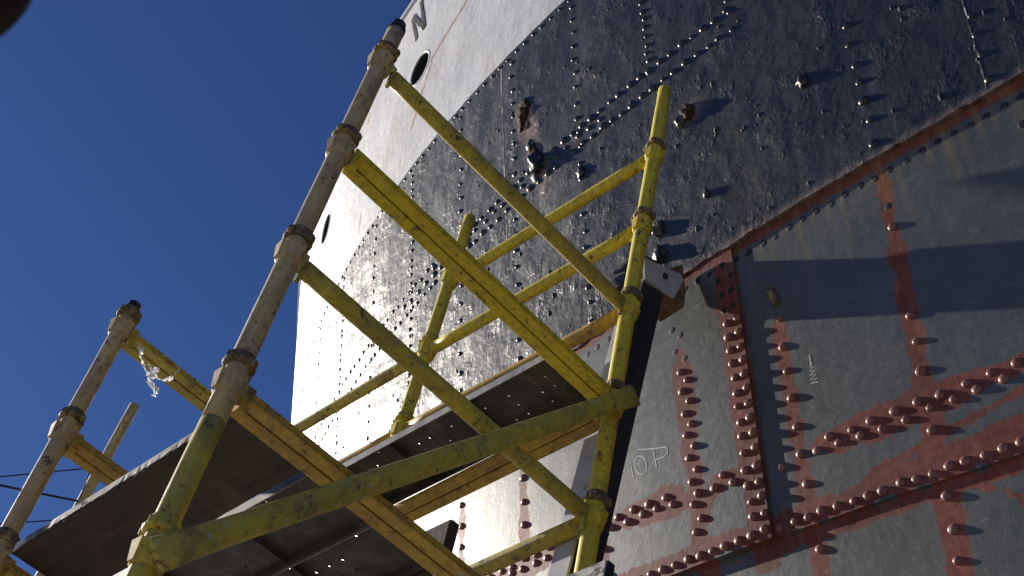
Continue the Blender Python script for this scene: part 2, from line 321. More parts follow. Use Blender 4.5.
def wob(s, z, f, a):
    return np.array([mnoise.noise(Vector((x * f, y * f, 3.1))) for x, y in zip(s.ravel(), z.ravel())]).reshape(s.shape) * a
def soft(d, h=0.026): return np.clip(0.5 - d / (2 * h), 0, 1)       # 1 inside, 0 outside
def primer_mask(s, z):
    wv = wob(s, z, 9, 0.022) + wob(s, z, 28, 0.010)
    m = np.zeros_like(s)
    def band(d, lo=None, hi=None):
        nonlocal m
        b = soft(d + wv)
        m = np.maximum(m, b)
    inf = 1.0
    # plate butt band and frame bands
    m = np.maximum(m, soft(np.abs(s + 0.108) - 0.054 + wv * 0.7) * (z > z_seam(s) - 0.1))
    taper = np.clip((0.40 - z) / 0.25, 0, 1)
    for i, f in enumerate(FRAMES):
        hw = (0.050 if i == 0 else 0.026) * (taper if i == 0 else 1) * (1 + 0.25 * np.sin(z * 5 + i))
        top = 0.39 if i == 0 else 0.42 - 0.12 * (i % 2)
        d = np.maximum(np.abs(s - f) - hw, z - top); m = np.maximum(m, soft(d + wv * (1.0 if i == 0 else 0.8)))
    d = np.maximum(np.abs(s + 0.314) - 0.030 - 0.012 * np.clip(-z, 0, 1), z - 0.2); m = np.maximum(m, soft(d + wv * 0.6))
    d = np.abs(s - s_c4(z)) - 0.034 - 0.012 * np.clip(-z, 0, 1); m = np.maximum(m, soft(d + wv * 0.8) * np.where(z > 0.25, 0.8, 1))
    # diagonal stringer row
    dz = np.abs(z - (z_drow(s) - 0.02)) - (0.052 + 0.02 * np.sin(s * 6.5))
    side = np.where((s < -0.36) | (s > 0.22), 1, 0)
    m = np.maximum(m, soft(dz + wv * 1.3) * side)
    arch = np.abs(np.hypot((s - 0.02) * 1.0, (z + 0.47)) - 0.115) - 0.035; arch = np.where(z > -0.5, arch, 1)
    m = np.maximum(m, soft(arch + wv))
    # along the bottom lap, widening to the right
    e = z - z_seam(s); hi = 0.085 + 0.075 * np.clip(-s - 0.5, 0, 0.6)
    d = np.maximum(-e - 0.0, e - hi); m = np.maximum(m, soft(d + wv * 0.9))
    # brush strokes under and right of the lap
    d = np.maximum(-e - 0.06, e); m = np.maximum(m, soft(d + wv * 0.5) * np.where(s > -0.15, 0.45, 0.9))
    t = np.clip((-s - 0.86) / 0.35, 0, 1); d = np.abs(z - (-0.735 - 0.30 * t ** 1.5)) - 0.022; d = np.where(s < -0.85, d, 1)
    m = np.maximum(m, soft(d + wv) * 0.9)
    t = np.clip((-s - 0.5) / 0.7, 0, 1); d = np.abs(z - (-0.60 + 0.09 * t)) - 0.018; d = np.where(s < -0.55, d, 1); m = np.maximum(m, soft(d + wv))
    # strip under the black strake
    m = np.maximum(m, soft(0.607 - z + wv * 0.35))
    return m
def stain_grey(s, z):
    m = np.zeros_like(s); r = random.Random(4)
    for i in range(26):
        c = -1.45 + i * 0.065 + r.uniform(-.01, .01); L = r.uniform(0.05, 0.30) * (1.4 if s.min() < -0.2 else 1); wdt = r.uniform(0.010, 0.028); a = r.uniform(0.2, 0.8)
        if c > -0.3: a *= 0.3
        m = np.maximum(m, a * np.exp(-((s - c + 0.06 * (0.57 - z)) / wdt) ** 2) * np.clip(1 - (0.57 - z) / L, 0, 1))
    return m

ship = thing('ship', 'riveted steel ship hull in white, black and grey with red primed rivet rows', 'ship', (1.9, 0, GZ))
SO = Vector(ship.location)
def sheet(name, ss, zz, off, mat, zlow=None, zhigh=None, smask=None, holes=(), skirt=(1, 1, 1, 1), prim=False, stain=None, slow=None):
    """plate following the hull: grid over ss x zz pushed out by off; skirts give its edges thickness"""
    ss = np.asarray(ss); zz = np.asarray(zz)
    Sg, Tg = np.meshgrid(ss, np.linspace(0, 1, len(zz)))
    tt = (zz - zz[0]) / (zz[-1] - zz[0])
    Zl = zlow(ss) if zlow else np.full(len(ss), zz[0]); Zh = zhigh(ss) if zhigh else np.full(len(ss), zz[-1])
    Zg = Zl[None, :] + (Zh - Zl)[None, :] * tt[:, None]
    P = hull(Sg, Zg, off); H, Wd = Sg.shape
    V = P.reshape(-1, 3); UV = np.stack([Sg, Zg], -1).reshape(-1, 2)
    idx = np.arange(H * Wd).reshape(H, Wd)
    quads = np.stack([idx[:-1, :-1], idx[1:, :-1], idx[1:, 1:], idx[:-1, 1:]], -1).reshape(-1, 4)
    if holes:
        cen = UV[quads].mean(1); keep = np.ones(len(quads), bool)
        for hs, hz, hr in holes: keep &= ((cen[:, 0] - hs) ** 2 + (cen[:, 1] - hz) ** 2) > hr * hr
        quads = quads[keep]
    n0 = len(V); extra = []; eq = []; euv = []
    def side(line, flip):
        nonlocal n0
        sl_, zl_ = UV[line, 0], UV[line, 1]
        Q = hull(sl_, zl_, off - 0.085); extra.append(Q); euv.append(UV[line]); b = np.arange(n0, n0 + len(line)); n0 += len(line)
        q = np.stack([line[:-1], line[1:], b[1:], b[:-1]], -1)
        eq.append(q[:, ::-1] if flip else q)
    if skirt[0]: side(idx[0], False)
    if skirt[1]: side(idx[-1], True)
    if skirt[2]: side(idx[:, 0], True)
    if skirt[3]: side(idx[:, -1], False)
    nmain = len(V)
    if extra: V = np.concatenate([V] + extra); UV = np.concatenate([UV] + euv); quads = np.concatenate([quads] + eq)
    V = V - np.array(SO)
    me = bpy.data.meshes.new(name)
    me.vertices.add(len(V)); me.vertices.foreach_set('co', V.astype(np.float32).ravel())
    me.loops.add(quads.size); me.loops.foreach_set('vertex_index', quads.astype(np.int32).ravel())
    me.polygons.add(len(quads)); me.polygons.foreach_set('loop_start', np.arange(0, quads.size, 4, dtype=np.int32))
    sm = np.ones(len(quads), bool); 
    if extra: sm[-sum(len(q) for q in eq):] = False
    me.update(calc_edges=True); me.validate(); me.polygons.foreach_set('use_smooth', sm)
    uvl = me.uv_layers.new(name='uv'); li = np.empty(len(me.loops), np.int32); me.loops.foreach_get('vertex_index', li)
    uvl.data.foreach_set('uv', UV[li].astype(np.float32).ravel())
    # keep the flat edge strips from bending the face shading
    if extra:
        import itertools
        eidx = np.empty(len(me.edges) * 2, np.int32); me.edges.foreach_get('vertices', eidx); eidx = eidx.reshape(-1, 2)
        bnd = np.zeros(len(V), bool)
        for k_, ln_ in enumerate((idx[0], idx[-1], idx[:, 0], idx[:, -1])):
            if skirt[k_]: bnd[ln_] = True
        sh = me.attributes.new('sharp_edge', 'BOOLEAN', 'EDGE') if 'sharp_edge' not in me.attributes else me.attributes['sharp_edge']
        sh.data.foreach_set('value', bnd[eidx].all(1))
    for nm, fn in (('primer', primer_mask if prim else None), ('stain', stain)):
        if fn is None: continue
        at = me.attributes.new(nm, 'FLOAT', 'POINT'); a_ = np.zeros(len(V)); a_[:nmain] = fn(Sg, Zg).ravel()
        if len(V) > nmain: a_[nmain:] = fn(UV[nmain:, 0][None, :], UV[nmain:, 1][None, :]).ravel()
        at.data.foreach_set('value', a_.astype(np.float32))
    return link(name, me, mat, ship)
fine = 0.013
S_R = np.arange(-1.85, -0.125, fine)
cat_ = np.concatenate
far_s = cat_([np.arange(2.3, 6, 0.05), np.arange(6, 26, 0.25)])
# lower strake (below the lap), right plate, left plate
sheet('lower_plate', cat_([np.arange(-14, -1.85, 0.4), np.arange(-1.85, 2.3, fine), far_s]), cat_([[-4.95, -4, -3, -2.2, -1.7], np.arange(-1.35, -0.45, fine)]), OFF_P3, 'grey',
      zhigh=lambda s: z_seam(s) + 0.08, skirt=(0, 0, 0, 0), prim=True, stain=lambda s, z: s * 0)
sheet('right_plate', cat_([np.arange(-14, -1.85, 0.4), S_R]), np.arange(-0.70, 0.70, fine), OFF_P2, 'grey', zlow=z_seam, zhigh=lambda s: s * 0 + 0.70,
      skirt=(1, 0, 0, 0), prim=True, stain=stain_grey)
sheet('left_plate', cat_([np.arange(-0.156, 2.3, fine), far_s]), np.arange(-0.66, 0.70, fine), OFF_P1, 'grey', zlow=z_seam, zhigh=lambda s: s * 0 + 0.70,
      skirt=(1, 0, 1, 0), prim=True, stain=stain_grey)
def paint_edge(s): return Z_PAINT + 0.006 * np.array([mnoise.noise(Vector((x * 9, 8.7, 0))) for x in s])
def ragged(s): return Z_WATER + 0.010 * np.array([mnoise.noise(Vector((x * 18, 1.7, 0))) + 0.6 * mnoise.noise(Vector((x * 60, 4.7, 0))) for x in s])
LUGS = [(1.082, 2.473, 0.062), (0.967, 1.964, 0.05), (-0.035, 1.525, 0.042), (-0.631, 1.253, 0.030), (-0.079, 0.985, 0.020), (0.66, 1.66, 0.028), (0.20, 0.97, 0.035), (0.21, 0.83, 0.035)]
def stain_black(s, z):
    m = np.zeros_like(s)
    for ls, lz, r in LUGS[:2]:
        d = np.hypot((s - ls + 0.21 * (lz - z)) / (r * 0.75), 1e-6); below = np.clip((lz - z) / 0.02, 0, 1) * np.clip(1 - (lz - z) / 0.42, 0, 1)
        m = np.maximum(m, below * np.exp(-(d / 1.5) ** 4) * (1.0 if lz > 2.2 else 0.45))
    ls, lz, r = LUGS[2]; m = np.maximum(m, 0.6 * np.exp(-(((s - ls) / 0.07) ** 2 + ((z - lz) / 0.05) ** 2)))
    m = np.maximum(m, 0.35 * np.clip((Z_WATER + 0.035 - z) / 0.03, 0, 1))
    return m
s_all = cat_([np.arange(-14, -1.85, 0.4), np.arange(-1.85, 4.5, 0.028), np.arange(4.5, 8, 0.06), np.arange(8, 26, 0.25)])
sheet('black_strake', s_all, cat_([np.linspace(0.65, 0.80, 8), np.arange(0.83, 3.12, 0.03)]), OFF_BLACK, 'black', zlow=ragged, zhigh=paint_edge,
      skirt=(1, 0, 0, 0), stain=stain_black)
PORTS = [(2.165, 3.965, 0.118), (3.80, 4.03, 0.120)]
RUSTLINES = [((1.45, 4.15), (1.633, 4.037)), ((1.633, 4.037), (2.0, 3.9)), ((2.0, 3.9), (2.25, 3.45)), ((3.3, 4.80), (3.75, 4.80)), ((2.475, 4.83), (2.9, 4.82)), ((2.9, 4.32), (2.93, 4.25)), ((3.0, 3.35), (3.02, 3.2))]
def stain_white(s, z):
    m = np.zeros_like(s)
    for (a, b), (c, d) in RUSTLINES:
        L2 = (c - a) ** 2 + (d - b) ** 2; t = np.clip(((s - a) * (c - a) + (z - b) * (d - b)) / L2, 0, 1)
        dd = np.hypot(s - a - t * (c - a), z - b - t * (d - b)); m = np.maximum(m, 0.74 * np.exp(-(dd / 0.04) ** 2))
    m = np.maximum(m, 0.62 * np.clip((z - 4.78) / 0.05, 0, 1))
    for ps, pz, r in PORTS:
        m = np.maximum(m, 0.6 * np.exp(-((s - ps) / 0.06) ** 2) * np.clip((pz - z) / 0.1, 0, 1) * np.clip(1 - (pz - z) / 0.5, 0, 1))
    return m
sheet('white_strake', s_all, np.arange(3.06, 4.85, 0.022), OFF_WHITE, 'white', zlow=lambda s: s * 0 + Z_PAINT - 0.03, zhigh=lambda s: s * 0 + Z_TOP,
      skirt=(0, 1, 0, 0), holes=[(a, b, r * 1.04) for a, b, r in PORTS], stain=stain_white)
# upper deck closing the hull and a rail cap along the top edge
sd = np.arange(-14, 25.9, 0.5); ring = hull(sd, np.full(len(sd), 4.45), 0.0) - np.array(SO)
link('upper_deck', mesh_np('upper_deck', ring, [tuple(range(len(sd)))]), 'board', ship)
bm = bmesh.new(); sc_ = np.arange(-6, 20, 0.12); rows = [[bm.verts.new(Vector(hull(s, z, o)) - SO) for s in sc_] for z, o in ((4.825, 0.022), (4.850, 0.022), (4.850, -0.03), (4.825, -0.03))]
for i in range(4):
    a, b = rows[i], rows[(i + 1) % 4]
    for j in range(len(sc_) - 1): bm.faces.new((a[j], a[j + 1], b[j + 1], b[j]))
link('rail_cap', bm_mesh('rail_cap', bm), 'white', ship)

# rivets -----------------------------------------------------------------
def dome(name, r, h, seg=14, rings=4):
    bm = bmesh.new(); rows = []
    for i in range(rings + 1):
        a = (math.pi / 2) * i / rings; rr = r * math.cos(a) ** 0.8 if i < rings else 0; zz = h * math.sin(a)
        if i == rings: rows.append([bm.verts.new((0, 0, h))])
        else: rows.append([bm.verts.new((rr * math.cos(2 * math.pi * j / seg), rr * math.sin(2 * math.pi * j / seg), zz)) for j in range(seg)])
    base = [bm.verts.new((v.co.x * 1.0, v.co.y * 1.0, -0.012)) for v in rows[0]]
    rows = [base] + rows
    for a, b in zip(rows, rows[1:]):
        for j in range(seg):
            if len(b) == 1: f = bm.faces.new((a[j], a[(j + 1) % seg], b[0]))
            else: f = bm.faces.new((a[j], a[(j + 1) % seg], b[(j + 1) % seg], b[j]))
            f.smooth = True
    me = bm_mesh(name, bm); return me
RIV = [dome('rivet', 0.0178 * k, 0.0112 * k * h) for k, h in ((1, 0.98), (0.94, 1.05), (1.05, 0.90), (1.0, 1.12))]
for me in RIV: me.materials.append(MAT['rivet'])
FLAT = dome('countersunk_rivet', 0.0165, 0.0016); FLAT.materials.append(MAT['void'])
BRIV = [dome('rivet', 0.0200 * k, 0.0095 * k, 10, 3) for k in (1, 0.9, 1.1)]
for me in BRIV: me.materials.append(MAT['blackriv'])
def off_at(s, z):
    if z > Z_PAINT: return OFF_WHITE
    if z > Z_WATER: return OFF_BLACK
    if z < float(z_seam(s)): return OFF_P3
    return OFF_P1 if s > -0.156 else OFF_P2
placed = []
def put(me, s, z, tilt=0.13, name='rivet', sc=None):
    sc = sc or random.uniform(0.88, 1.08)
    if any(abs(s - a) < 0.026 and abs(z - b) < 0.026 for a, b in placed[-400:]): return None
    placed.append((s, z))
    n, A, B = hull_n(s, z); P = hull(s, z, off_at(s, z))
    nv = (Vector(n) + Vector((random.uniform(-1, 1), random.uniform(-1, 1), random.uniform(-1, 1))) * tilt).normalized()
    o = bpy.data.objects.new(name, me); COL.objects.link(o); o.parent = ship
    q = nv.to_track_quat('Z', 'Y').to_matrix().to_4x4()
    o.matrix_local = Matrix.Translation(Vector(P) - SO) @ q @ Matrix.Rotation(random.uniform(0, 6.28), 4, 'Z') @ Matrix.Scale(sc, 4)
    return o
J = lambda a=0.004: random.uniform(-a, a)
riv = []
riv += [(-0.085 + J(), 0.297 - i * 0.0655 + J(.006)) for i in range(14)]
riv += [(-0.1365 + J(), 0.293 - i * 0.0655 + J(.006)) for i in range(14)]
riv += [(-0.32 + J(.005), z + J(.006)) for z in (0.189, 0.064, -0.042, -0.163, -0.284, -0.400, -0.517, -0.757, -0.87, -0.98)]
riv += [(float(s_c4(np.array(z))) + J(.004), z) for z in (0.319, -0.075, -0.184, -0.301, -0.525, -0.754, -0.865, -0.966)]
riv += [(0.176 + J(), 0.20 - i * 0.1 + J(.007)) for i in range(8)] + [(0.146 + J(), 0.148 - i * 0.102 + J(.007)) for i in range(7)]
riv += [(0.48 - i * 0.0605 + J(.006), float(z_seam(np.array(0.48 - i * 0.0605))) + 0.034 + J(.004)) for i in range(29)]
riv += [(2.05 - i * 0.0605 + J(.006), float(z_seam(np.array(2.05 - i * 0.0605))) + 0.034 + J(.004)) for i in range(26)]
for i in range(11): riv.append((-0.442 - i * 0.088 + J(.006), float(z_drow(np.array(-0.424 - i * 0.088))) - 0.008 + J(.006)))
for i in range(11): riv.append((-0.386 - i * 0.0885 + J(.006), float(z_drow(np.array(-0.386 - i * 0.0885))) - 0.046 + J(.006)))
for i in range(17): riv.append((0.316 + i * 0.086 + J(.006), float(z_drow(np.array(0.316 + i * 0.086))) + 0.001 + J(.006)))
for i in range(17): riv.append((0.278 + i * 0.083 + J(.006), float(z_drow(np.array(0.278 + i * 0.083))) - 0.037 + J(.006)))
riv += [(0.071, -0.371), (0.024, -0.337), (-0.02, -0.385), (-0.23, -0.411)]
for f in (0.66, 1.172, 1.665):
    riv += [(f + J(), 0.40 - i * 0.112 + J(.006)) for i in range(9)]
for s, z in riv: put(random.choice(RIV), s, z)
flat = [(-1.43 + i * 0.0665 + J(.004), 0.577 + J(.004)) for i in range(34)]
flat += [(-1.401, 0.457), (-0.139, 0.507), (-0.072, 0.514), (0.193, 0.418), (0.152, 0.369), (0.188, 0.305), (0.143, 0.25), (-0.855, 0.421), (-0.083, 0.438), (-0.083, 0.362), (-0.129, 0.436), (-0.129, 0.361)]
flat += [(0.78 + i * 0.0665, 0.582 + J(.004)) for i in range(18)]
for s, z in flat: put(FLAT, s, z, 0.02, 'countersunk_rivet')
# rivets in the black and white strakes
up = [(-0.32 + i * 0.0685 + J(.008), 1.99 - 0.012 * i * 0.07 + J(.008)) for i in range(34)]
up += [(-0.36 + i * 0.0685 + 0.03 + J(.008), 1.845 + J(.010)) for i in range(34)]
up += [(0.5 + i * 0.085 + J(.01), 1.915 + J(.012)) for i in range(22)]
COLS = [(-1.35, 0), (-0.868, 0), (-0.33, 0), (0.165, 1), (0.66, 0), (1.172, 0), (1.665, 0), (2.20, 1), (2.72, 0), (3.24, 1), (3.76, 0), (4.3, 0), (4.85, 1)]
small = []
for cs, dbl in COLS:
    z = 0.72
    while z < 3.0:
        (up if (z < 1.95 and -0.9 < cs < 0.3) else small).append((cs + J(.008) + (0.02 if dbl and int(z * 60) % 2 else 0), z + J(.012)))
        z += 0.112 if not dbl else 0.066
for i in range(75): small.append((-1.2 + i * 0.075 + J(.006), 3.025 + J(.004)))
for i in range(50): small.append((1.95 + i * 0.0685 + J(.008), 1.99 + J(.01))); small.append((1.95 + i * 0.0685 + .03 + J(.008), 1.845 + J(.01)))
n_left = 300 - len(riv)
up = up[:max(0, n_left)] if len(up) > n_left else up
for s, z in up: put(random.choice(BRIV), s, z, 0.12, 'rivet', random.uniform(0.8, 1.15))
def scatter_domes(name, pts, mat, seg=7, rings=2):
    V = []; F = []; U = []
    for s, z, r, h, el in pts:
        n, A, B = hull_n(s, z); P = hull(s, z, off_at(s, z)); b0 = len(V)
        for k_, (rr, hh) in enumerate(((1, -0.15), (0.82, 0.55), (0.42, 0.92))):
            for j in range(seg):
                an = 2 * math.pi * j / seg
                V.append(P + A * (r * rr * math.cos(an)) + B * (r * el * rr * math.sin(an)) + n * h * hh); U.append((s, z))
        V.append(P + n * h)
        for k_ in range(2):
            for j in range(seg): F.append((b0 + k_ * seg + j, b0 + k_ * seg + (j + 1) % seg, b0 + (k_ + 1) * seg + (j + 1) % seg, b0 + (k_ + 1) * seg + j))
        for j in range(seg): F.append((b0 + 2 * seg + j, b0 + 2 * seg + (j + 1) % seg, b0 + 3 * seg))
    V = np.array(V) - np.array(SO)
    me = mesh_np(name, V, F, True)
    uvl = me.uv_layers.new(name='uv')
    o = link(name, me, mat, ship, 'stuff'); return o
scatter_domes('small_rivets', [(s, z, random.uniform(0.013, 0.019), random.uniform(0.006, 0.010), 1.1) for s, z in small], 'blackriv')
blist = []
rb = random.Random(11)
for i in range(480):
    s = rb.uniform(-1.7, 5.5); z = rb.uniform(0.68, 3.0)
    d = mnoise.noise(Vector((s * 1.6, z * 1.2, 9.0)))
    near = min(abs(s - c) for c, _ in COLS)
    if d < -0.02 and near > 0.09 and z > 0.95: continue
    r = rb.uniform(0.003, 0.0085) * (1.35 if rb.random() < 0.1 else 1); blist.append((s, z, r, r * rb.uniform(0.5, 0.9), rb.uniform(1.2, 3.2)))
scatter_domes('paint_blisters', blist, 'black', 6)

# rusty lugs
def lump(name, s, z, r, mat, seed, stick=0.8):
    bm = bmesh.new(); bmesh.ops.create_icosphere(bm, subdivisions=3, radius=1.0)
    for v in bm.verts:
        k = 1 + 0.55 * mnoise.noise(v.co * 1.7 + Vector((seed, 0, 0))) + 0.45 * mnoise.noise(v.co * 4.0 + Vector((0, seed, 0)))
        v.co = v.co * k
    n, A, B = hull_n(s, z); P = hull(s, z, off_at(s, z)); M_ = Matrix((Vector(A), Vector(B), Vector(n))).transposed()
    for v in bm.verts: v.co = M_ @ Vector((v.co.x * r * 0.85, v.co.y * r * 1.35, v.co.z * r * stick)) + Vector(P) - SO
    return link(name, bm_mesh(name, bm, True), mat, ship)
for i, (s, z, r) in enumerate(LUGS): lump('rusty_lug' if i in (0, 2) else 'black_lug', s, z, r, 'rust' if i in (0, 2) else 'black', i * 3.3, (0.45, 1.15)[i] if i < 2 else 0.8)
for i, (ls, lz, r, mt) in enumerate([(1.075, 2.42, .040, 'rust'), (1.085, 2.36, .030, 'rust'), (1.055, 2.33, .018, 'rust'), (1.03, 2.17, .026, 'black'), (1.015, 2.10, .038, 'rust'), (0.99, 2.03, .03, 'black'), (0.985, 1.90, .036, 'black'), (1.10, 2.50, .03, 'black')]):
    lump('peeling_scab', ls + random.uniform(-.012, .012), lz, r, mt, 20 + i * 2.7, 0.42)
lump('black_lug', 0.012, 1.50, 0.03, 'black', 33.0, 0.7)

# freeing ports with recessed dark tunnel and rim
for ps, pz, r in PORTS:
    bm = bmesh.new(); seg = 36
    def loop(rad, off): return [bm.verts.new(Vector(hull(ps + rad * math.cos(2 * math.pi * j / seg), pz + rad * math.sin(2 * math.pi * j / seg), off)) - SO) for j in range(seg)]
    L = [loop(r * 1.14, OFF_WHITE - .006), loop(r * 1.13, OFF_WHITE + 0.0025), loop(r * 1.0, OFF_WHITE + 0.0025), loop(r * 0.99, OFF_WHITE - 0.006)]
    for a, b in zip(L, L[1:]):
        for j in range(seg): bm.faces.new((a[j], a[(j + 1) % seg], b[(j + 1) % seg], b[j])).smooth = True
    rim = link('port_rim', bm_mesh('port_rim', bm), 'white', ship)
    bm = bmesh.new(); L = [loop(r * 1.0, OFF_WHITE - 0.003), loop(r * 0.97, -0.16)]
    for j in range(seg): bm.faces.new((L[0][j], L[0][(j + 1) % seg], L[1][(j + 1) % seg], L[1][j]))
    bm.faces.new(L[1])
    link('port_recess', bm_mesh('port_recess', bm), 'void', ship)

# raised strokes on the hull (welds, letter, chalk)
def stroke(name, pts, wd, off0, th, mat, parent=None, taper=False):
    bm = bmesh.new(); pts = np.array(pts, float); rows = []
    for i, (s, z) in enumerate(pts):
        d = pts[min(i + 1, len(pts) - 1)] - pts[max(i - 1, 0)]; d /= np.linalg.norm(d) + 1e-9; nn = np.array([-d[1], d[0]])
        q = []
        for a, h in (((1, -0.002), (0.8, th), (-0.8, th), (-1, -0.002)) if not taper else ((1, th), (0.4, th), (-0.4, th), (-1, th))):
            w2 = wd / 2 * (1 + 0.25 * random.uniform(-1, 1))
            p = np.array([s, z]) + nn * a * w2; q.append(bm.verts.new(Vector(hull(p[0], p[1], off0 + h)) - SO))
        rows.append(q)
    for a, b in zip(rows, rows[1:]):
        for k_ in range(3): bm.faces.new((a[k_], b[k_], b[k_ + 1], a[k_ + 1]))
    if not taper: bm.faces.new(rows[0]); bm.faces.new(rows[-1][::-1])
    return bm
def dens(a, b, n=8): return [tuple(np.array(a) + (np.array(b) - np.array(a)) * i / n) for i in range(n + 1)]
def join_bms(bms):
    out = bmesh.new()
    for b in bms:
        me = bpy.data.meshes.new('tmp'); b.to_mesh(me); b.free(); out.from_mesh(me); bpy.data.meshes.remove(me)
    return out
# painted letter N near the top edge
bl = join_bms([stroke('n', dens((2.275, 4.655), (2.212, 4.335)), 0.042, OFF_WHITE, 0.004, 'dark'),
               stroke('n', dens((2.162, 4.72), (2.110, 4.345)), 0.042, OFF_WHITE, 0.0055, 'dark'),
               stroke('n', dens((2.262, 4.66), (2.120, 4.36)), 0.046, OFF_WHITE, 0.007, 'dark')])
link('name_letter', bm_mesh('name_letter', bl), 'dark', ship)
# weld beads
def bead(pts, wd, off, mat, th=0.006):
    P = [(s + random.uniform(-.004, .004), z) for s, z in pts]
    link('weld_bead', bm_mesh('weld_bead', stroke('weld_bead', P, wd, off, th, mat)), mat, ship)
bead(dens((-1.358, 1.75), (-1.331, 0.67), 50), 0.006, OFF_BLACK, 'edge', 0.0012)
bead(dens((1.27, 3.05), (1.24, 1.4), 60), 0.006, OFF_BLACK, 'edge', 0.0012)
# chalk writing
oc, rr1, rr2 = (0.428, -0.112), 0.030, 0.044
ck = [dens((0.535, -0.094), (0.515, -0.098), 3), dens((0.482, -0.094), (0.473, -0.151), 6),
      [(oc[0] + rr1 * math.cos(t) + 0.010 * math.sin(t), oc[1] + rr2 * math.sin(t)) for t in np.linspace(0.3, 6.7, 22)],
      dens((0.442, -0.036), (0.351, -0.073), 6) + dens((0.345, -0.076), (0.290, -0.095), 5),
      dens((0.354, -0.076), (0.345, -0.160), 7),
      [(0.291, -0.094), (0.279, -0.108), (0.281, -0.127), (0.300, -0.134), (0.325, -0.130), (0.345, -0.126)]]
link('chalk_writing', bm_mesh('chalk_writing', join_bms([stroke('c', p, 0.0046, OFF_P1, 0.0009, 'chalk', taper=True) for p in ck])), 'chalk', ship)
zg = [(-0.424 + 0.012 * ((-1) ** i) * (0.4 + i / 12), -0.06 - 0.0085 * i) for i in range(12)]
link('chalk_scribble', bm_mesh('chalk_scribble', join_bms([stroke('c', zg, 0.004, OFF_P2, 0.0009, 'chalk', taper=True), stroke('c', dens((-0.423, -0.03), (-0.424, -0.075), 5), 0.004, OFF_P2, 0.0013, 'chalk', taper=True)])), 'chalk', ship)
# small welded clip on the right plate
n, A, B = hull_n(-0.315, 0.298); P = Vector(hull(-0.315, 0.298, OFF_P2)); bm = bmesh.new(); add_box(bm, (-0.013, -0.05, -0.01), (0.013, 0.05, 0.022), 0.003)
bm.transform(Matrix.Rotation(-0.25, 4, 'Z')); bm.transform(Matrix((Vector(A), Vector(B), Vector(n))).transposed().to_4x4()); bm.transform(Matrix.Translation(P - SO))
link('welded_clip', bm_mesh('welded_clip', bm), 'fit', ship)

# ------------------------------------------------------------------ scaffold
scaf = thing('scaffold', 'yellow and rusty brown tubular scaffold standing beside the riveted hull', 'scaffold', (0, 0, GZ))
SC = Vector((0, 0, GZ))
RS, RL = 0.0300, 0.0275
def rel(p): return Vector(p) - SC
def cup_bm(r, up=True):
    bm = bmesh.new()
    # four V shaped pockets joined by a collar
    lathe_into(bm, (0, 0, -0.030), (0, 0, 1), [(0, r + 0.001), (0.004, r + 0.006), (0.030, r + 0.008), (0.056, r + 0.006), (0.060, r + 0.001)], 18)
    for k in range(4):
        a = math.pi / 2 * k
        vv = []
        for z, wd, d in ((-0.028, 0.014, 0.009), (0.026, 0.026, 0.015)):
            for sx in (-1, 1): vv.append((r - 0.004, sx * wd, z))
            for sx in (1, -1): vv.append((r + d, sx * wd * 0.72, z))
        bv = [bm.verts.new(Matrix.Rotation(a, 3, 'Z') @ Vector(v)) for v in vv]
        for f in ((0, 1, 2, 3), (7, 6, 5, 4), (0, 4, 5, 1), (1, 5, 6, 2), (2, 6, 7, 3), (3, 7, 4, 0)): bm.faces.new([bv[i] for i in f])
    return bm
def ring_bm(r):
    bm = bmesh.new()
    lathe_into(bm, (0, 0, -0.020), (0, 0, 1), [(0, r + 0.001), (0.003, r + 0.011), (0.011, r + 0.014), (0.020, r + 0.008), (0.040, r + 0.006), (0.044, r + 0.001)], 18)
    for k in range(4):
        a = math.pi / 2 * k + 0.5; R_ = Matrix.Rotation(a, 3, 'Z'); b = bmesh.new(); add_box(b, (r + 0.006, -0.010, -0.020), (r + 0.021, 0.010, 0.003), 0.003)
        me = bpy.data.meshes.new('t'); b.transform(R_.to_4x4()); b.to_mesh(me); b.free(); bm.from_mesh(me); bpy.data.meshes.remove(me)
    return bm
CUPS = {}
for mt in ('yellow', 'olive', 'brown', 'fit'):
    CUPS['cup', mt] = bm_mesh('v_pressing', cup_bm(RS)); CUPS['cup', mt].materials.append(MAT[mt])
    CUPS['ring', mt] = bm_mesh('locking_collar', ring_bm(RS)); CUPS['ring', mt].materials.append(MAT[mt])
def standard(base, top, levels, mat, cup, ring, spigot=True, label=None, lower=None):
    base = Vector(base); top = Vector(top); d = (top - base).normalized()
    st = tube('standard', rel(base), rel(top), RS, mat, scaf, 22)
    if label: st['label'] = label
    q = d.to_track_quat('Z', 'Y').to_matrix().to_4x4()
    for z in levels:
        for nm, key, mt, dz in (('v_pressing', 'cup', cup, 0.0), ('locking_collar', 'ring', ring, 0.080)):
            t = (z + dz - base.z) / d.z; o = bpy.data.objects.new(nm, CUPS[key, mt]); COL.objects.link(o); o.parent = st
            o.matrix_local = Matrix.Translation(rel(base + d * t)) @ q @ Matrix.Rotation(random.uniform(-.12, .12), 4, 'Z')
    if spigot:
        bm = bmesh.new(); lathe_into(bm, rel(top - d * 0.001), rel(top + d), [(0, RS * 0.98), (0.002, RS * 1.05), (0.025, RS * 1.05), (0.028, RS * 0.86), (0.055, RS * 0.84), (0.06, RS * 0.7)], 18)
        link('spigot', bm_mesh('spigot', bm), 'dark', st)
    return st
def lv(a, b): return [a - 0.5 * i for i in range(int(round((a - b) / 0.5)) + 1)]
mj = Vector((0.03, 0, GZ + 0.02)).lerp(Vector((-0.016, 0, 0.215)), (-1.62 - GZ - 0.02) / (0.195 - GZ))
standard(mj + Vector((0, 0, 0.002)), (-0.016, 0, 0.215), [0.0, -0.5, -1.0, -1.5], 'brown', 'brown', 'fit', True, 'faded brown upright nearest the camera')
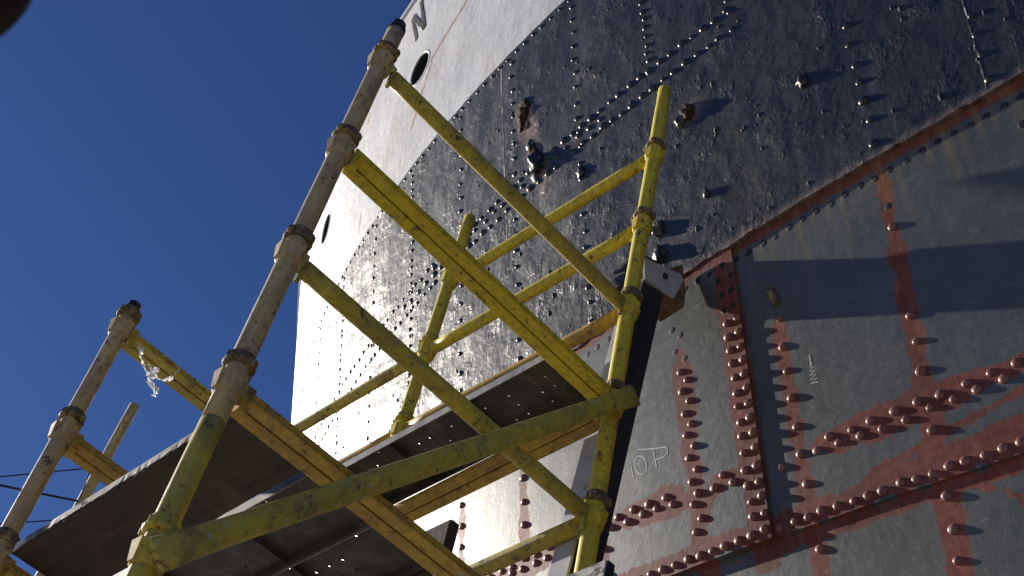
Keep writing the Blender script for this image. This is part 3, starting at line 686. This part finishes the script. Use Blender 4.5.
standard((0.03, 0, GZ + 0.02), mj, [-2.02, -2.5, -3, -3.5, -4, -4.5], 'olive', 'olive', 'olive', False, 'olive lower length of the near upright')
standard((1.255, 0, GZ + 0.02), (1.287, 0, 1.545), lv(1.0, -4.5), 'yellow', 'yellow', 'fit', False, 'bright yellow upright beside the dark leaning shore')
standard((1.29, 1.243, GZ + 0.02), (1.270, 1.243, 1.498), lv(1.0, -4.5), 'yellow', 'yellow', 'olive', False, 'yellow upright furthest along the hull, seen above the upper plank')
standard((0.16, 1.243, GZ + 0.02), (0.030, 1.243, -0.42), lv(-0.5, -4.5), 'brown', 'brown', 'fit', True, 'brown upright at the left edge with a dark spigot on top')
tube('standard', rel((0.62, 2.49, GZ + 0.02)), rel((0.605, 2.49, 0.268)), 0.0235, 'brown', scaf)['label'] = 'thin pale upright beyond the left bay'
tube('standard', rel((1.29, 2.486, GZ + 0.02)), rel((1.28, 2.486, 0.40)), RS, 'olive', scaf)
def ledger(p0, p1, mat, r=RL, w0=True, w1=True, inset=0.045, label=None):
    p0, p1 = Vector(p0), Vector(p1); d = (p1 - p0).normalized()
    lg = tube('ledger', rel(p0 + d * inset), rel(p1 - d * inset), r, mat, scaf, 20)
    if label: lg['label'] = label
    for on, p, sgn in ((w0, p0, 1), (w1, p1, -1)):
        if not on: continue
        bm = bmesh.new(); _, u, v = frame(d); a = p + d * sgn * 0.034; 
        add_box(bm, (0.0, -0.012, -0.032), (0.040, 0.012, 0.030), 0.004); add_box(bm, (0.0, -0.008, -0.062), (0.012, 0.008, 0.05), 0.002)
        mx = Matrix((d * sgn, Vector((0, 0, 1)).cross(d * sgn), Vector((0, 0, 1)))).transposed().to_4x4(); bm.transform(mx); bm.transform(Matrix.Translation(rel(a)))
        link('wedge_clamp', bm_mesh('wedge_clamp', bm), mat, lg)
    return lg
ledger((0, 0, 0.0), (1.279, 0, 0.0), 'olive', label='top rail across the near face')
ledger((0, 0, -1.0), (1.272, 0, -1.0), 'olive')
for z, mt in ((1.0, 'yellow'), (0.5, 'yellow')): ledger((1.28, 0, z), (1.275, 1.243, z), mt)
ledger((1.28, 0, 0.0), (1.275, 1.243, 0.0), 'ochre'); ledger((1.27, 0, -1.0), (1.28, 1.243, -1.0), 'olive')
ledger((1.275, 1.243, 0.5), (1.28, 2.486, 0.5), 'olive', w1=False, inset=0.045); ledger((1.275, 1.243, 0.0), (1.28, 2.486, 0.0), 'ochre', w1=False)
# transoms: two angle bars back to back with a slot between
def transom(p0, p1, mat, inset=0.042):
    p0, p1 = Vector(p0), Vector(p1); d = (p1 - p0).normalized(); L = (p1 - p0).length; sd_ = Vector((0, 0, 1)).cross(d).normalized()
    root = None
    for sg in (1, -1):
        bm = bmesh.new()
        add_box(bm, (inset, 0.0035, -0.027), (L - inset, 0.046, -0.019), 0.0015); add_box(bm, (inset, 0.0035, -0.0185), (L - inset, 0.010, 0.030), 0.0015)
        add_box(bm, (inset, 0.0425, -0.0185), (L - inset, 0.048, -0.004), 0.001)
        if sg < 0:
            for v in bm.verts: v.co.y = -v.co.y
            bmesh.ops.reverse_faces(bm, faces=bm.faces)
        bm.transform(Matrix((d, sd_, Vector((0, 0, 1)))).transposed().to_4x4()); bm.transform(Matrix.Translation(rel(p0)))
        o = link('transom' if root is None else 'angle_bar', bm_mesh('transom', bm), mat, scaf if root is None else root)
        if root is None: root = o
    mx = Matrix((d, sd_, Vector((0, 0, 1)))).transposed().to_4x4()
    for nm, lo, hi in [('end_plate', (inset - 0.012, -0.02, -0.05), (inset + 0.016, 0.02, 0.034)), ('end_plate', (L - inset - 0.016, -0.02, -0.05), (L - inset + 0.012, 0.02, 0.034))] + \
            [('spacer', (L * t - 0.012, -0.008, -0.016), (L * t + 0.012, 0.008, -0.010)) for t in (0.28, 0.5, 0.74)]:
        bm = bmesh.new(); add_box(bm, lo, hi, 0.002); bm.transform(mx); bm.transform(Matrix.Translation(rel(p0)))
        link(nm, bm_mesh(nm, bm), mat, root)
    return root
transom((0, 0, -0.48), (1.275, 0, -0.48), 'yellow')['label'] = 'slotted yellow cross bar rising from the plank to the near upright'
transom((0.005, 0, -1.505), (1.268, 0, -1.505), 'ochre')['label'] = 'brown slotted cross bar carrying the lower planks'
transom((0.035, 1.243, -0.5), (1.28, 1.243, -0.5), 'olive'); transom((0.048, 1.243, -1.0), (1.283, 1.243, -1.0), 'ochre'); transom((0.06, 1.243, -1.505), (1.287, 1.243, -1.505), 'ochre')
transom((1.275, 0, -0.505), (1.28, 1.243, -0.505), 'ochre')
# diagonal brace on the near face, flattened ends
p0, p1 = Vector((-0.012, -0.066, -2.047)), Vector((1.312, -0.066, -0.452)); d = (p1 - p0).normalized(); L = (p1 - p0).length
bm = bmesh.new(); n_ = 22; rows = []; sdv = Vector((0, 1, 0)); upv = d.cross(sdv).normalized()
for i in range(n_ + 1):
    t = L * i / n_; f = min(1, max(0.0, (min(t, L - t) - 0.05) / 0.07)); f = f * f * (3 - 2 * f)
    a, b = 0.033 * (0.30 + 0.70 * f), 0.033 * (1.22 - 0.22 * f)
    rows.append([bm.verts.new(rel(p0 + d * t + sdv * a * math.sin(2 * math.pi * j / 20) + upv * b * math.cos(2 * math.pi * j / 20))) for j in range(20)])
for a, b in zip(rows, rows[1:]):
    for j in range(20): bm.faces.new((a[j], a[(j + 1) % 20], b[(j + 1) % 20], b[j])).smooth = True
bm.faces.new(rows[0][::-1]); bm.faces.new(rows[-1]); bmesh.ops.recalc_face_normals(bm, faces=bm.faces)
br = link('diagonal_brace', bm_mesh('diagonal_brace', bm), 'olive', scaf); br['label'] = 'olive yellow diagonal tube across the near face'
# base plates
for x, y in ((0.03, 0), (1.255, 0), (1.29, 1.243), (0.16, 1.243), (0.62, 2.49), (1.29, 2.486)):
    bm = bmesh.new(); add_box(bm, (x - 0.075, y - 0.075, 0.001), (x + 0.075, y + 0.075, 0.011), 0.002); link('base_plate', bm_mesh('base_plate', bm), 'fit', scaf)

# ------------------------------------------------------------------ planks
def board(name, label, cat, x0, x1, y0, y1, z0, z1, mat, edge_mat, group=None):
    t = thing(name, label, cat, ((x0 + x1) / 2, (y0 + y1) / 2, z0), group); o = Vector(t.location)
    bm = bmesh.new(); n = 24; e = 0.004
    # worn plank body with slightly wandering edges
    rows = []
    for i in range(n + 1):
        y = y0 + (y1 - y0) * i / n; j = lambda: random.uniform(-0.0025, 0.0025)
        rows.append([bm.verts.new(Vector(p) - o) for p in ((x0 + e + j(), y, z0), (x1 + j(), y, z0 + j() * .4), (x1 + j(), y, z1), (x0 + e + j(), y, z1))])
    for a, b in zip(rows, rows[1:]):
        for k_ in range(4): bm.faces.new((a[k_], b[k_], b[(k_ + 1) % 4], a[(k_ + 1) % 4]))
    bm.faces.new(rows[0]); bm.faces.new(rows[-1][::-1]); bmesh.ops.recalc_face_normals(bm, faces=bm.faces)
    link('plank_body', bm_mesh('plank_body', bm), mat, t)
    bm = bmesh.new(); prev = None
    for i in range(n * 3 + 1):
        y = y0 + 0.005 + (y1 - y0 - 0.01) * i / (n * 3); lo = z0 + 0.003 + abs(random.gauss(0, 0.003)); hi = z1 - 0.002
        q = [bm.verts.new(Vector(p) - o) for p in ((x0 - 0.002 + random.uniform(-.002, .002), y, lo), (x0 - 0.001, y, hi), (x0 + 0.012, y, hi - .003), (x0 + 0.012, y, lo + .003))]
        if prev:
            for k_ in range(4): bm.faces.new((prev[k_], q[k_], q[(k_ + 1) % 4], prev[(k_ + 1) % 4]))
        else: bm.faces.new(q[::-1])
        prev = q
    bm.faces.new(prev); bmesh.ops.recalc_face_normals(bm, faces=bm.faces)
    link('plank_edge', bm_mesh('plank_edge', bm), edge_mat, t)
    return t
def steel_plank(label, x0, y0, y1, zt, width=0.232, fill=0.55, seed=1, group='steel scaffold planks'):
    t = thing('steel_plank', label, 'plank', (x0 + width / 2, (y0 + y1) / 2, zt - 0.036), group); o = Vector(t.location); r = random.Random(seed)
    bm = bmesh.new(); pitch = 0.058; cols_ = [c for c in (0.030, 0.083, 0.136, 0.189) if c + 0.027 < width]; xs = [0.0] + [c - 0.02 for c in cols_[:1]]
    # perforated tread: square cell round each hole, plain strips elsewhere
    nrow = int((y1 - y0 - 0.04) / pitch); ya = y0 + 0.02; hw = 0.0265
    th = 0.003
    def quad(a, b, c, d_, z): bm.faces.new([bm.verts.new(Vector(p) - o) for p in ((a, c, z), (b, c, z), (b, d_, z), (a, d_, z))])
    xe = [x0] + [x0 + c - hw for c in cols_] + [x0 + cols_[-1] + hw, x0 + width]
    for rw in range(nrow):
        c, d_ = ya + rw * pitch, ya + (rw + 1) * pitch
        rib = (rw % 5 == 3)
        for ci, cx in enumerate(cols_):
            a, b = x0 + cx - hw, x0 + cx + hw
            if rib or r.random() > fill: quad(a, b, c, d_, zt); continue
            mx_, my_ = (a + b) / 2, (c + d_) / 2; rad = 0.0050 * r.uniform(0.85, 1.15)
            sq = [(a, c), (mx_, c), (b, c), (b, my_), (b, d_), (mx_, d_), (a, d_), (a, my_)]
            ov = [bm.verts.new(Vector((p[0], p[1], zt)) - o) for p in sq]
            iv = [bm.verts.new(Vector((mx_ + rad * math.cos(math.radians(225 + 45 * k_)), my_ + rad * math.sin(math.radians(225 + 45 * k_)), zt)) - o) for k_ in range(8)]
            iv2 = [bm.verts.new(v.co + Vector((0, 0, -0.004))) for v in iv]
            for k_ in range(8):
                bm.faces.new((ov[k_], ov[(k_ + 1) % 8], iv[(k_ + 1) % 8], iv[k_])); bm.faces.new((iv[k_], iv[(k_ + 1) % 8], iv2[(k_ + 1) % 8], iv2[k_]))
        quad(x0, x0 + cols_[0] - hw, c, d_, zt); quad(x0 + cols_[-1] + hw, x0 + width, c, d_, zt)
    quad(x0, x0 + width, y0, ya, zt); quad(x0, x0 + width, ya + nrow * pitch, y1, zt)
    link('perforated_tread', bm_mesh('perforated_tread', bm), 'plank', t)
    for sgn, xx in ((1, x0), (-1, x0 + width)):
        bm = bmesh.new(); a, b = sorted((xx, xx + sgn * 0.003)); c, d_ = sorted((xx + sgn * 0.0031, xx + sgn * 0.020))
        add_box(bm, (a - o.x, y0 - o.y, -0.0), (b - o.x, y1 - o.y, 0.0355))
        link('side_flange', bm_mesh('side_flange', bm), 'flange' if sgn > 0 else 'plank', t)  # left flange takes a paler colour than the right
    for yy in (y0 + 0.004, y0 + 0.42, y0 + 0.83, y1 - 0.007):
        bm = bmesh.new(); add_box(bm, (x0 + 0.004 - o.x, yy - o.y, 0.014), (x0 + width - 0.004 - o.x, yy + 0.003 - o.y, 0.0345)); link('cross_rib', bm_mesh('cross_rib', bm), 'plank', t)
    return t
board('timber_plank', 'dark brown timber plank with a paint-chipped pale edge, outermost of the lower deck', 'plank', 0.078, 0.320, 0.052, 1.192, -1.478, -1.440, 'board', 'edge')
steel_plank('perforated steel plank next to the brown timber plank, across a bright gap', 0.342, 0.052, 1.19, -1.440, seed=3, fill=0.26)
steel_plank('perforated steel plank of the lower deck between its neighbour and the upright toe board', 0.578, 0.052, 1.19, -1.440, seed=5, fill=0.34, width=0.203)
steel_plank('perforated steel plank alone on the upper level, nearest the hull', 1.008, 0.052, 1.19, -0.424, seed=8, fill=0.5, width=0.255)
board('toe_board', 'dark rough timber board on edge at the inner side of the lower deck', 'board', 0.786, 0.818, 0.053, 1.19, -1.478, -1.322, 'board', 'board')
board('toe_board', 'chipped white board on edge low beside the bright yellow upright', 'board', 1.198, 1.234, -0.165, 0.9, -1.44, -1.266, 'shade_timber', 'chip')  # dark body colour puts the shade on the board's end face

# ------------------------------------------------------------------ shore leaning on the hull
sh = thing('raking_shore', 'timber shore with its shaded front coloured dark, a pale sunlit edge and steel head plate, leaning on the hull beside the yellow upright', 'shore', (1.0, 0.14, GZ)); SHO = Vector(sh.location)
def lean_box(bm, pa, pb, w0, w1, y0, y1):
    """box whose x-range is centre line +w0..w1, centre line from pa to pb (x, z)"""
    vv = [bm.verts.new(Vector((x + wx, y, z)) - SHO) for (x, z) in (pa, pb) for (wx, y) in ((w0, y0), (w1, y0), (w1, y1), (w0, y1))]
    for f in ((0, 1, 2, 3), (7, 6, 5, 4), (0, 4, 5, 1), (1, 5, 6, 2), (2, 6, 7, 3), (3, 7, 4, 0)): bm.faces.new([vv[i] for i in f])
    bmesh.ops.recalc_face_normals(bm, faces=bm.faces)
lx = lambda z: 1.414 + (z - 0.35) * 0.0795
bm = bmesh.new(); lean_box(bm, (lx(GZ + .005), GZ + .005), (lx(0.385), 0.385), 0.0, 0.118, 0.080, 0.165); link('timber', bm_mesh('timber', bm), 'shade_timber', sh)  # shade of the beam's front face is put into its colour
bm = bmesh.new(); lean_box(bm, (lx(GZ + .02), GZ + .02), (lx(0.36), 0.36), -0.012, -0.001, 0.083, 0.168); link('pale_lit_face', bm_mesh('pale_lit_face', bm), 'pale', sh)  # thin pale strip added to colour the beam's sunlit left face
def prism(pts, y0, y1):
    bm = bmesh.new(); a = [bm.verts.new(Vector((x, y0, z)) - SHO) for x, z in pts]; b = [bm.verts.new(Vector((x, y1, z)) - SHO) for x, z in pts]
    bm.faces.new(a[::-1]); bm.faces.new(b); n = len(pts)
    for i in range(n): bm.faces.new((a[i], a[(i + 1) % n], b[(i + 1) % n], b[i]))
    bmesh.ops.recalc_face_normals(bm, faces=bm.faces); return bm
hp = link('head_plate', bm_mesh('head_plate', prism([(1.381, 0.464), (1.509, 0.520), (1.600, 0.575), (1.625, 0.560), (1.583, 0.409), (1.404, 0.346)], 0.062, 0.074)), 'pale', sh)
bm = bmesh.new(); lathe_into(bm, Vector((1.510, 0.050, 0.466)) - SHO, Vector((1.510, 0.1, 0.466)) - SHO, [(0, 0.010), (0.003, 0.014), (0.012, 0.014)], 12); link('bolt', bm_mesh('bolt', bm), 'dark', hp)
bm = bmesh.new(); fr = [(1.49, 0.076, 0.40), (1.722, 0.135, 0.525), (1.733, 0.141, 0.635), (1.700, 0.150, 0.80), (1.522, 0.076, 0.527)]
a = [bm.verts.new(Vector(p) - SHO) for p in fr]; b = [bm.verts.new(Vector((p[0] + (0.012 if p[0] > 1.6 else 0), p[1] + 0.13, p[2])) - SHO) for p in fr]
bm.faces.new(a[::-1]); bm.faces.new(b)
for i in range(5): bm.faces.new((a[i], a[(i + 1) % 5], b[(i + 1) % 5], b[i]))
bmesh.ops.recalc_face_normals(bm, faces=bm.faces)
link('packing_block', bm_mesh('packing_block', bm), 'wood', sh)

bm = bmesh.new(); wv_ = [(1.49, .205, .56), (1.63, .205, .58), (1.66, .36, .58), (1.50, .36, .56), (1.49, .205, .70), (1.60, .205, .76), (1.62, .36, .78), (1.50, .36, .72)]  # added hidden block that widens the shadow band on the hull
wv_ = [bm.verts.new(Vector(p) - SHO) for p in wv_]
for f in ((3, 2, 1, 0), (4, 5, 6, 7), (0, 1, 5, 4), (1, 2, 6, 5), (2, 3, 7, 6), (3, 0, 4, 7)): bm.faces.new([wv_[i] for i in f])
link('shadow_block', bm_mesh('shadow_block', bm), 'shade_timber', sh)

# ------------------------------------------------------------------ loose things
def ribbon(bm, pts, wd, seed):
    r = random.Random(seed); pts = [Vector(p) for p in pts]; P = []
    for a, b in zip(pts, pts[1:]):
        for i in range(6): P.append(a.lerp(b, i / 6))
    P.append(pts[-1]); prev = None
    for i, p in enumerate(P):
        ww = wd * (0.5 + 0.9 * r.random()) * (0.6 if i in (0, len(P) - 1) else 1)
        ax = Vector((r.uniform(-1, 1), r.uniform(-1, 1), r.uniform(-.6, .6))).normalized() * ww; jt = Vector((r.uniform(-1, 1), r.uniform(-1, 1), r.uniform(-1, 1))) * wd * 0.35
        q = [bm.verts.new(p + jt - ax), bm.verts.new(p + jt * 1.6 + ax.cross(Vector((0, 0, 1))) * 0.5), bm.verts.new(p + jt + ax)]
        if prev:
            for k_ in range(2): bm.faces.new((prev[k_], q[k_], q[k_ + 1], prev[k_ + 1]))
        prev = q
bm = bmesh.new(); Y = 1.185
ribbon(bm, [(0.100, Y, -0.545), (0.135, Y, -0.60), (0.165, Y - .01, -0.632), (0.19, Y, -0.635)], 0.011, 1)
ribbon(bm, [(0.165, Y, -0.60), (0.19, Y - .01, -0.60), (0.195, Y, -0.63)], 0.018, 2)
ribbon(bm, [(0.19, Y, -0.628), (0.215, Y, -0.655), (0.232, Y, -0.695)], 0.020, 3)
ribbon(bm, [(0.195, Y, -0.628), (0.235, Y, -0.608), (0.262, Y, -0.580), (0.27, Y, -0.52)], 0.009, 4)
rag = link('plastic_scrap', bm_mesh('plastic_scrap', bm), 'film'); rag.location = (0, 0, 0)
tag(rag, 'torn scrap of white plastic film snagged below the upper left cross bar', 'plastic scrap')
def sag(a, b, s, n=16): return [Vector(a).lerp(Vector(b), i / n) + Vector((0, 0, -4 * s * (i / n) * (1 - i / n))) for i in range(n + 1)]
def to_floor(a, b):
    a, b = Vector(a), Vector(b); return b + (a - b) * ((GZ - b.z) / (a.z - b.z))
RP = (0.580, 2.455, -0.350)
tag(poly_tube('rope', sag(to_floor((-2.2, 2.44, -1.65), RP), RP, 0.02, 40), 0.0050, 'rope'), 'thickest dark rope tied to the thin pale upright, running out to the left', 'rope', 'ropes at the left')
tag(poly_tube('rope', sag(to_floor((-2.0, 2.44, -2.45), (0.556, 2.455, -0.178)), (0.556, 2.455, -0.178), 0.05, 40), 0.0030, 'rope'), 'thin dark line slanting up to the lower left cross bar', 'rope', 'ropes at the left')
tag(poly_tube('rope', sag((0.556, 2.452, -0.182), (0.578, 2.448, -0.335), 0.0, 6), 0.0028, 'rope'), 'short dark line hanging along the thin pale upright', 'rope', 'ropes at the left')
tag(poly_tube('rope', sag(to_floor((-1.6, 2.44, -2.2), (0.60, 2.44, -0.44)), (0.60, 2.44, -0.44), 0.03, 40), 0.0030, 'rope'), 'thin dark line passing just above the far end of the timber plank', 'rope', 'ropes at the left')

# made-up bar and carrier filling in for an unidentified dark corner shape
pp = thing('corner_stand_in', 'unidentified dark brown shape, filled in by an invented bar end, in the top left corner, out of focus', 'stand_in', (-1.95, -1.47, GZ)); PPO = Vector(pp.location)
E1 = Vector((-0.920, -1.705, -2.903)); E0 = Vector((-1.95, -1.47, -2.56)); dd = (E1 - E0).normalized(); Lp = (E1 - E0).length
bm = bmesh.new(); lathe_into(bm, E0 - PPO, E1 - PPO, [(0, 0.06), (Lp - 0.06, 0.06), (Lp - 0.034, 0.054), (Lp - 0.016, 0.043), (Lp - 0.005, 0.028), (Lp, 0.010)], 28)
link('invented_bar', bm_mesh('invented_bar', bm), 'deep_brown', pp)
bm = bmesh.new(); lathe_into(bm, Vector((0, 0, 0.012)), Vector((0, 0, 5)), [(0, 0.06), (2.66, 0.06)], 24); link('invented_post', bm_mesh('invented_post', bm), 'deep_brown', pp)
bm = bmesh.new(); add_box(bm, (-0.15, -0.15, 0.001), (0.15, 0.15, 0.012), 0.003); link('base_plate', bm_mesh('base_plate', bm), 'rust', pp)
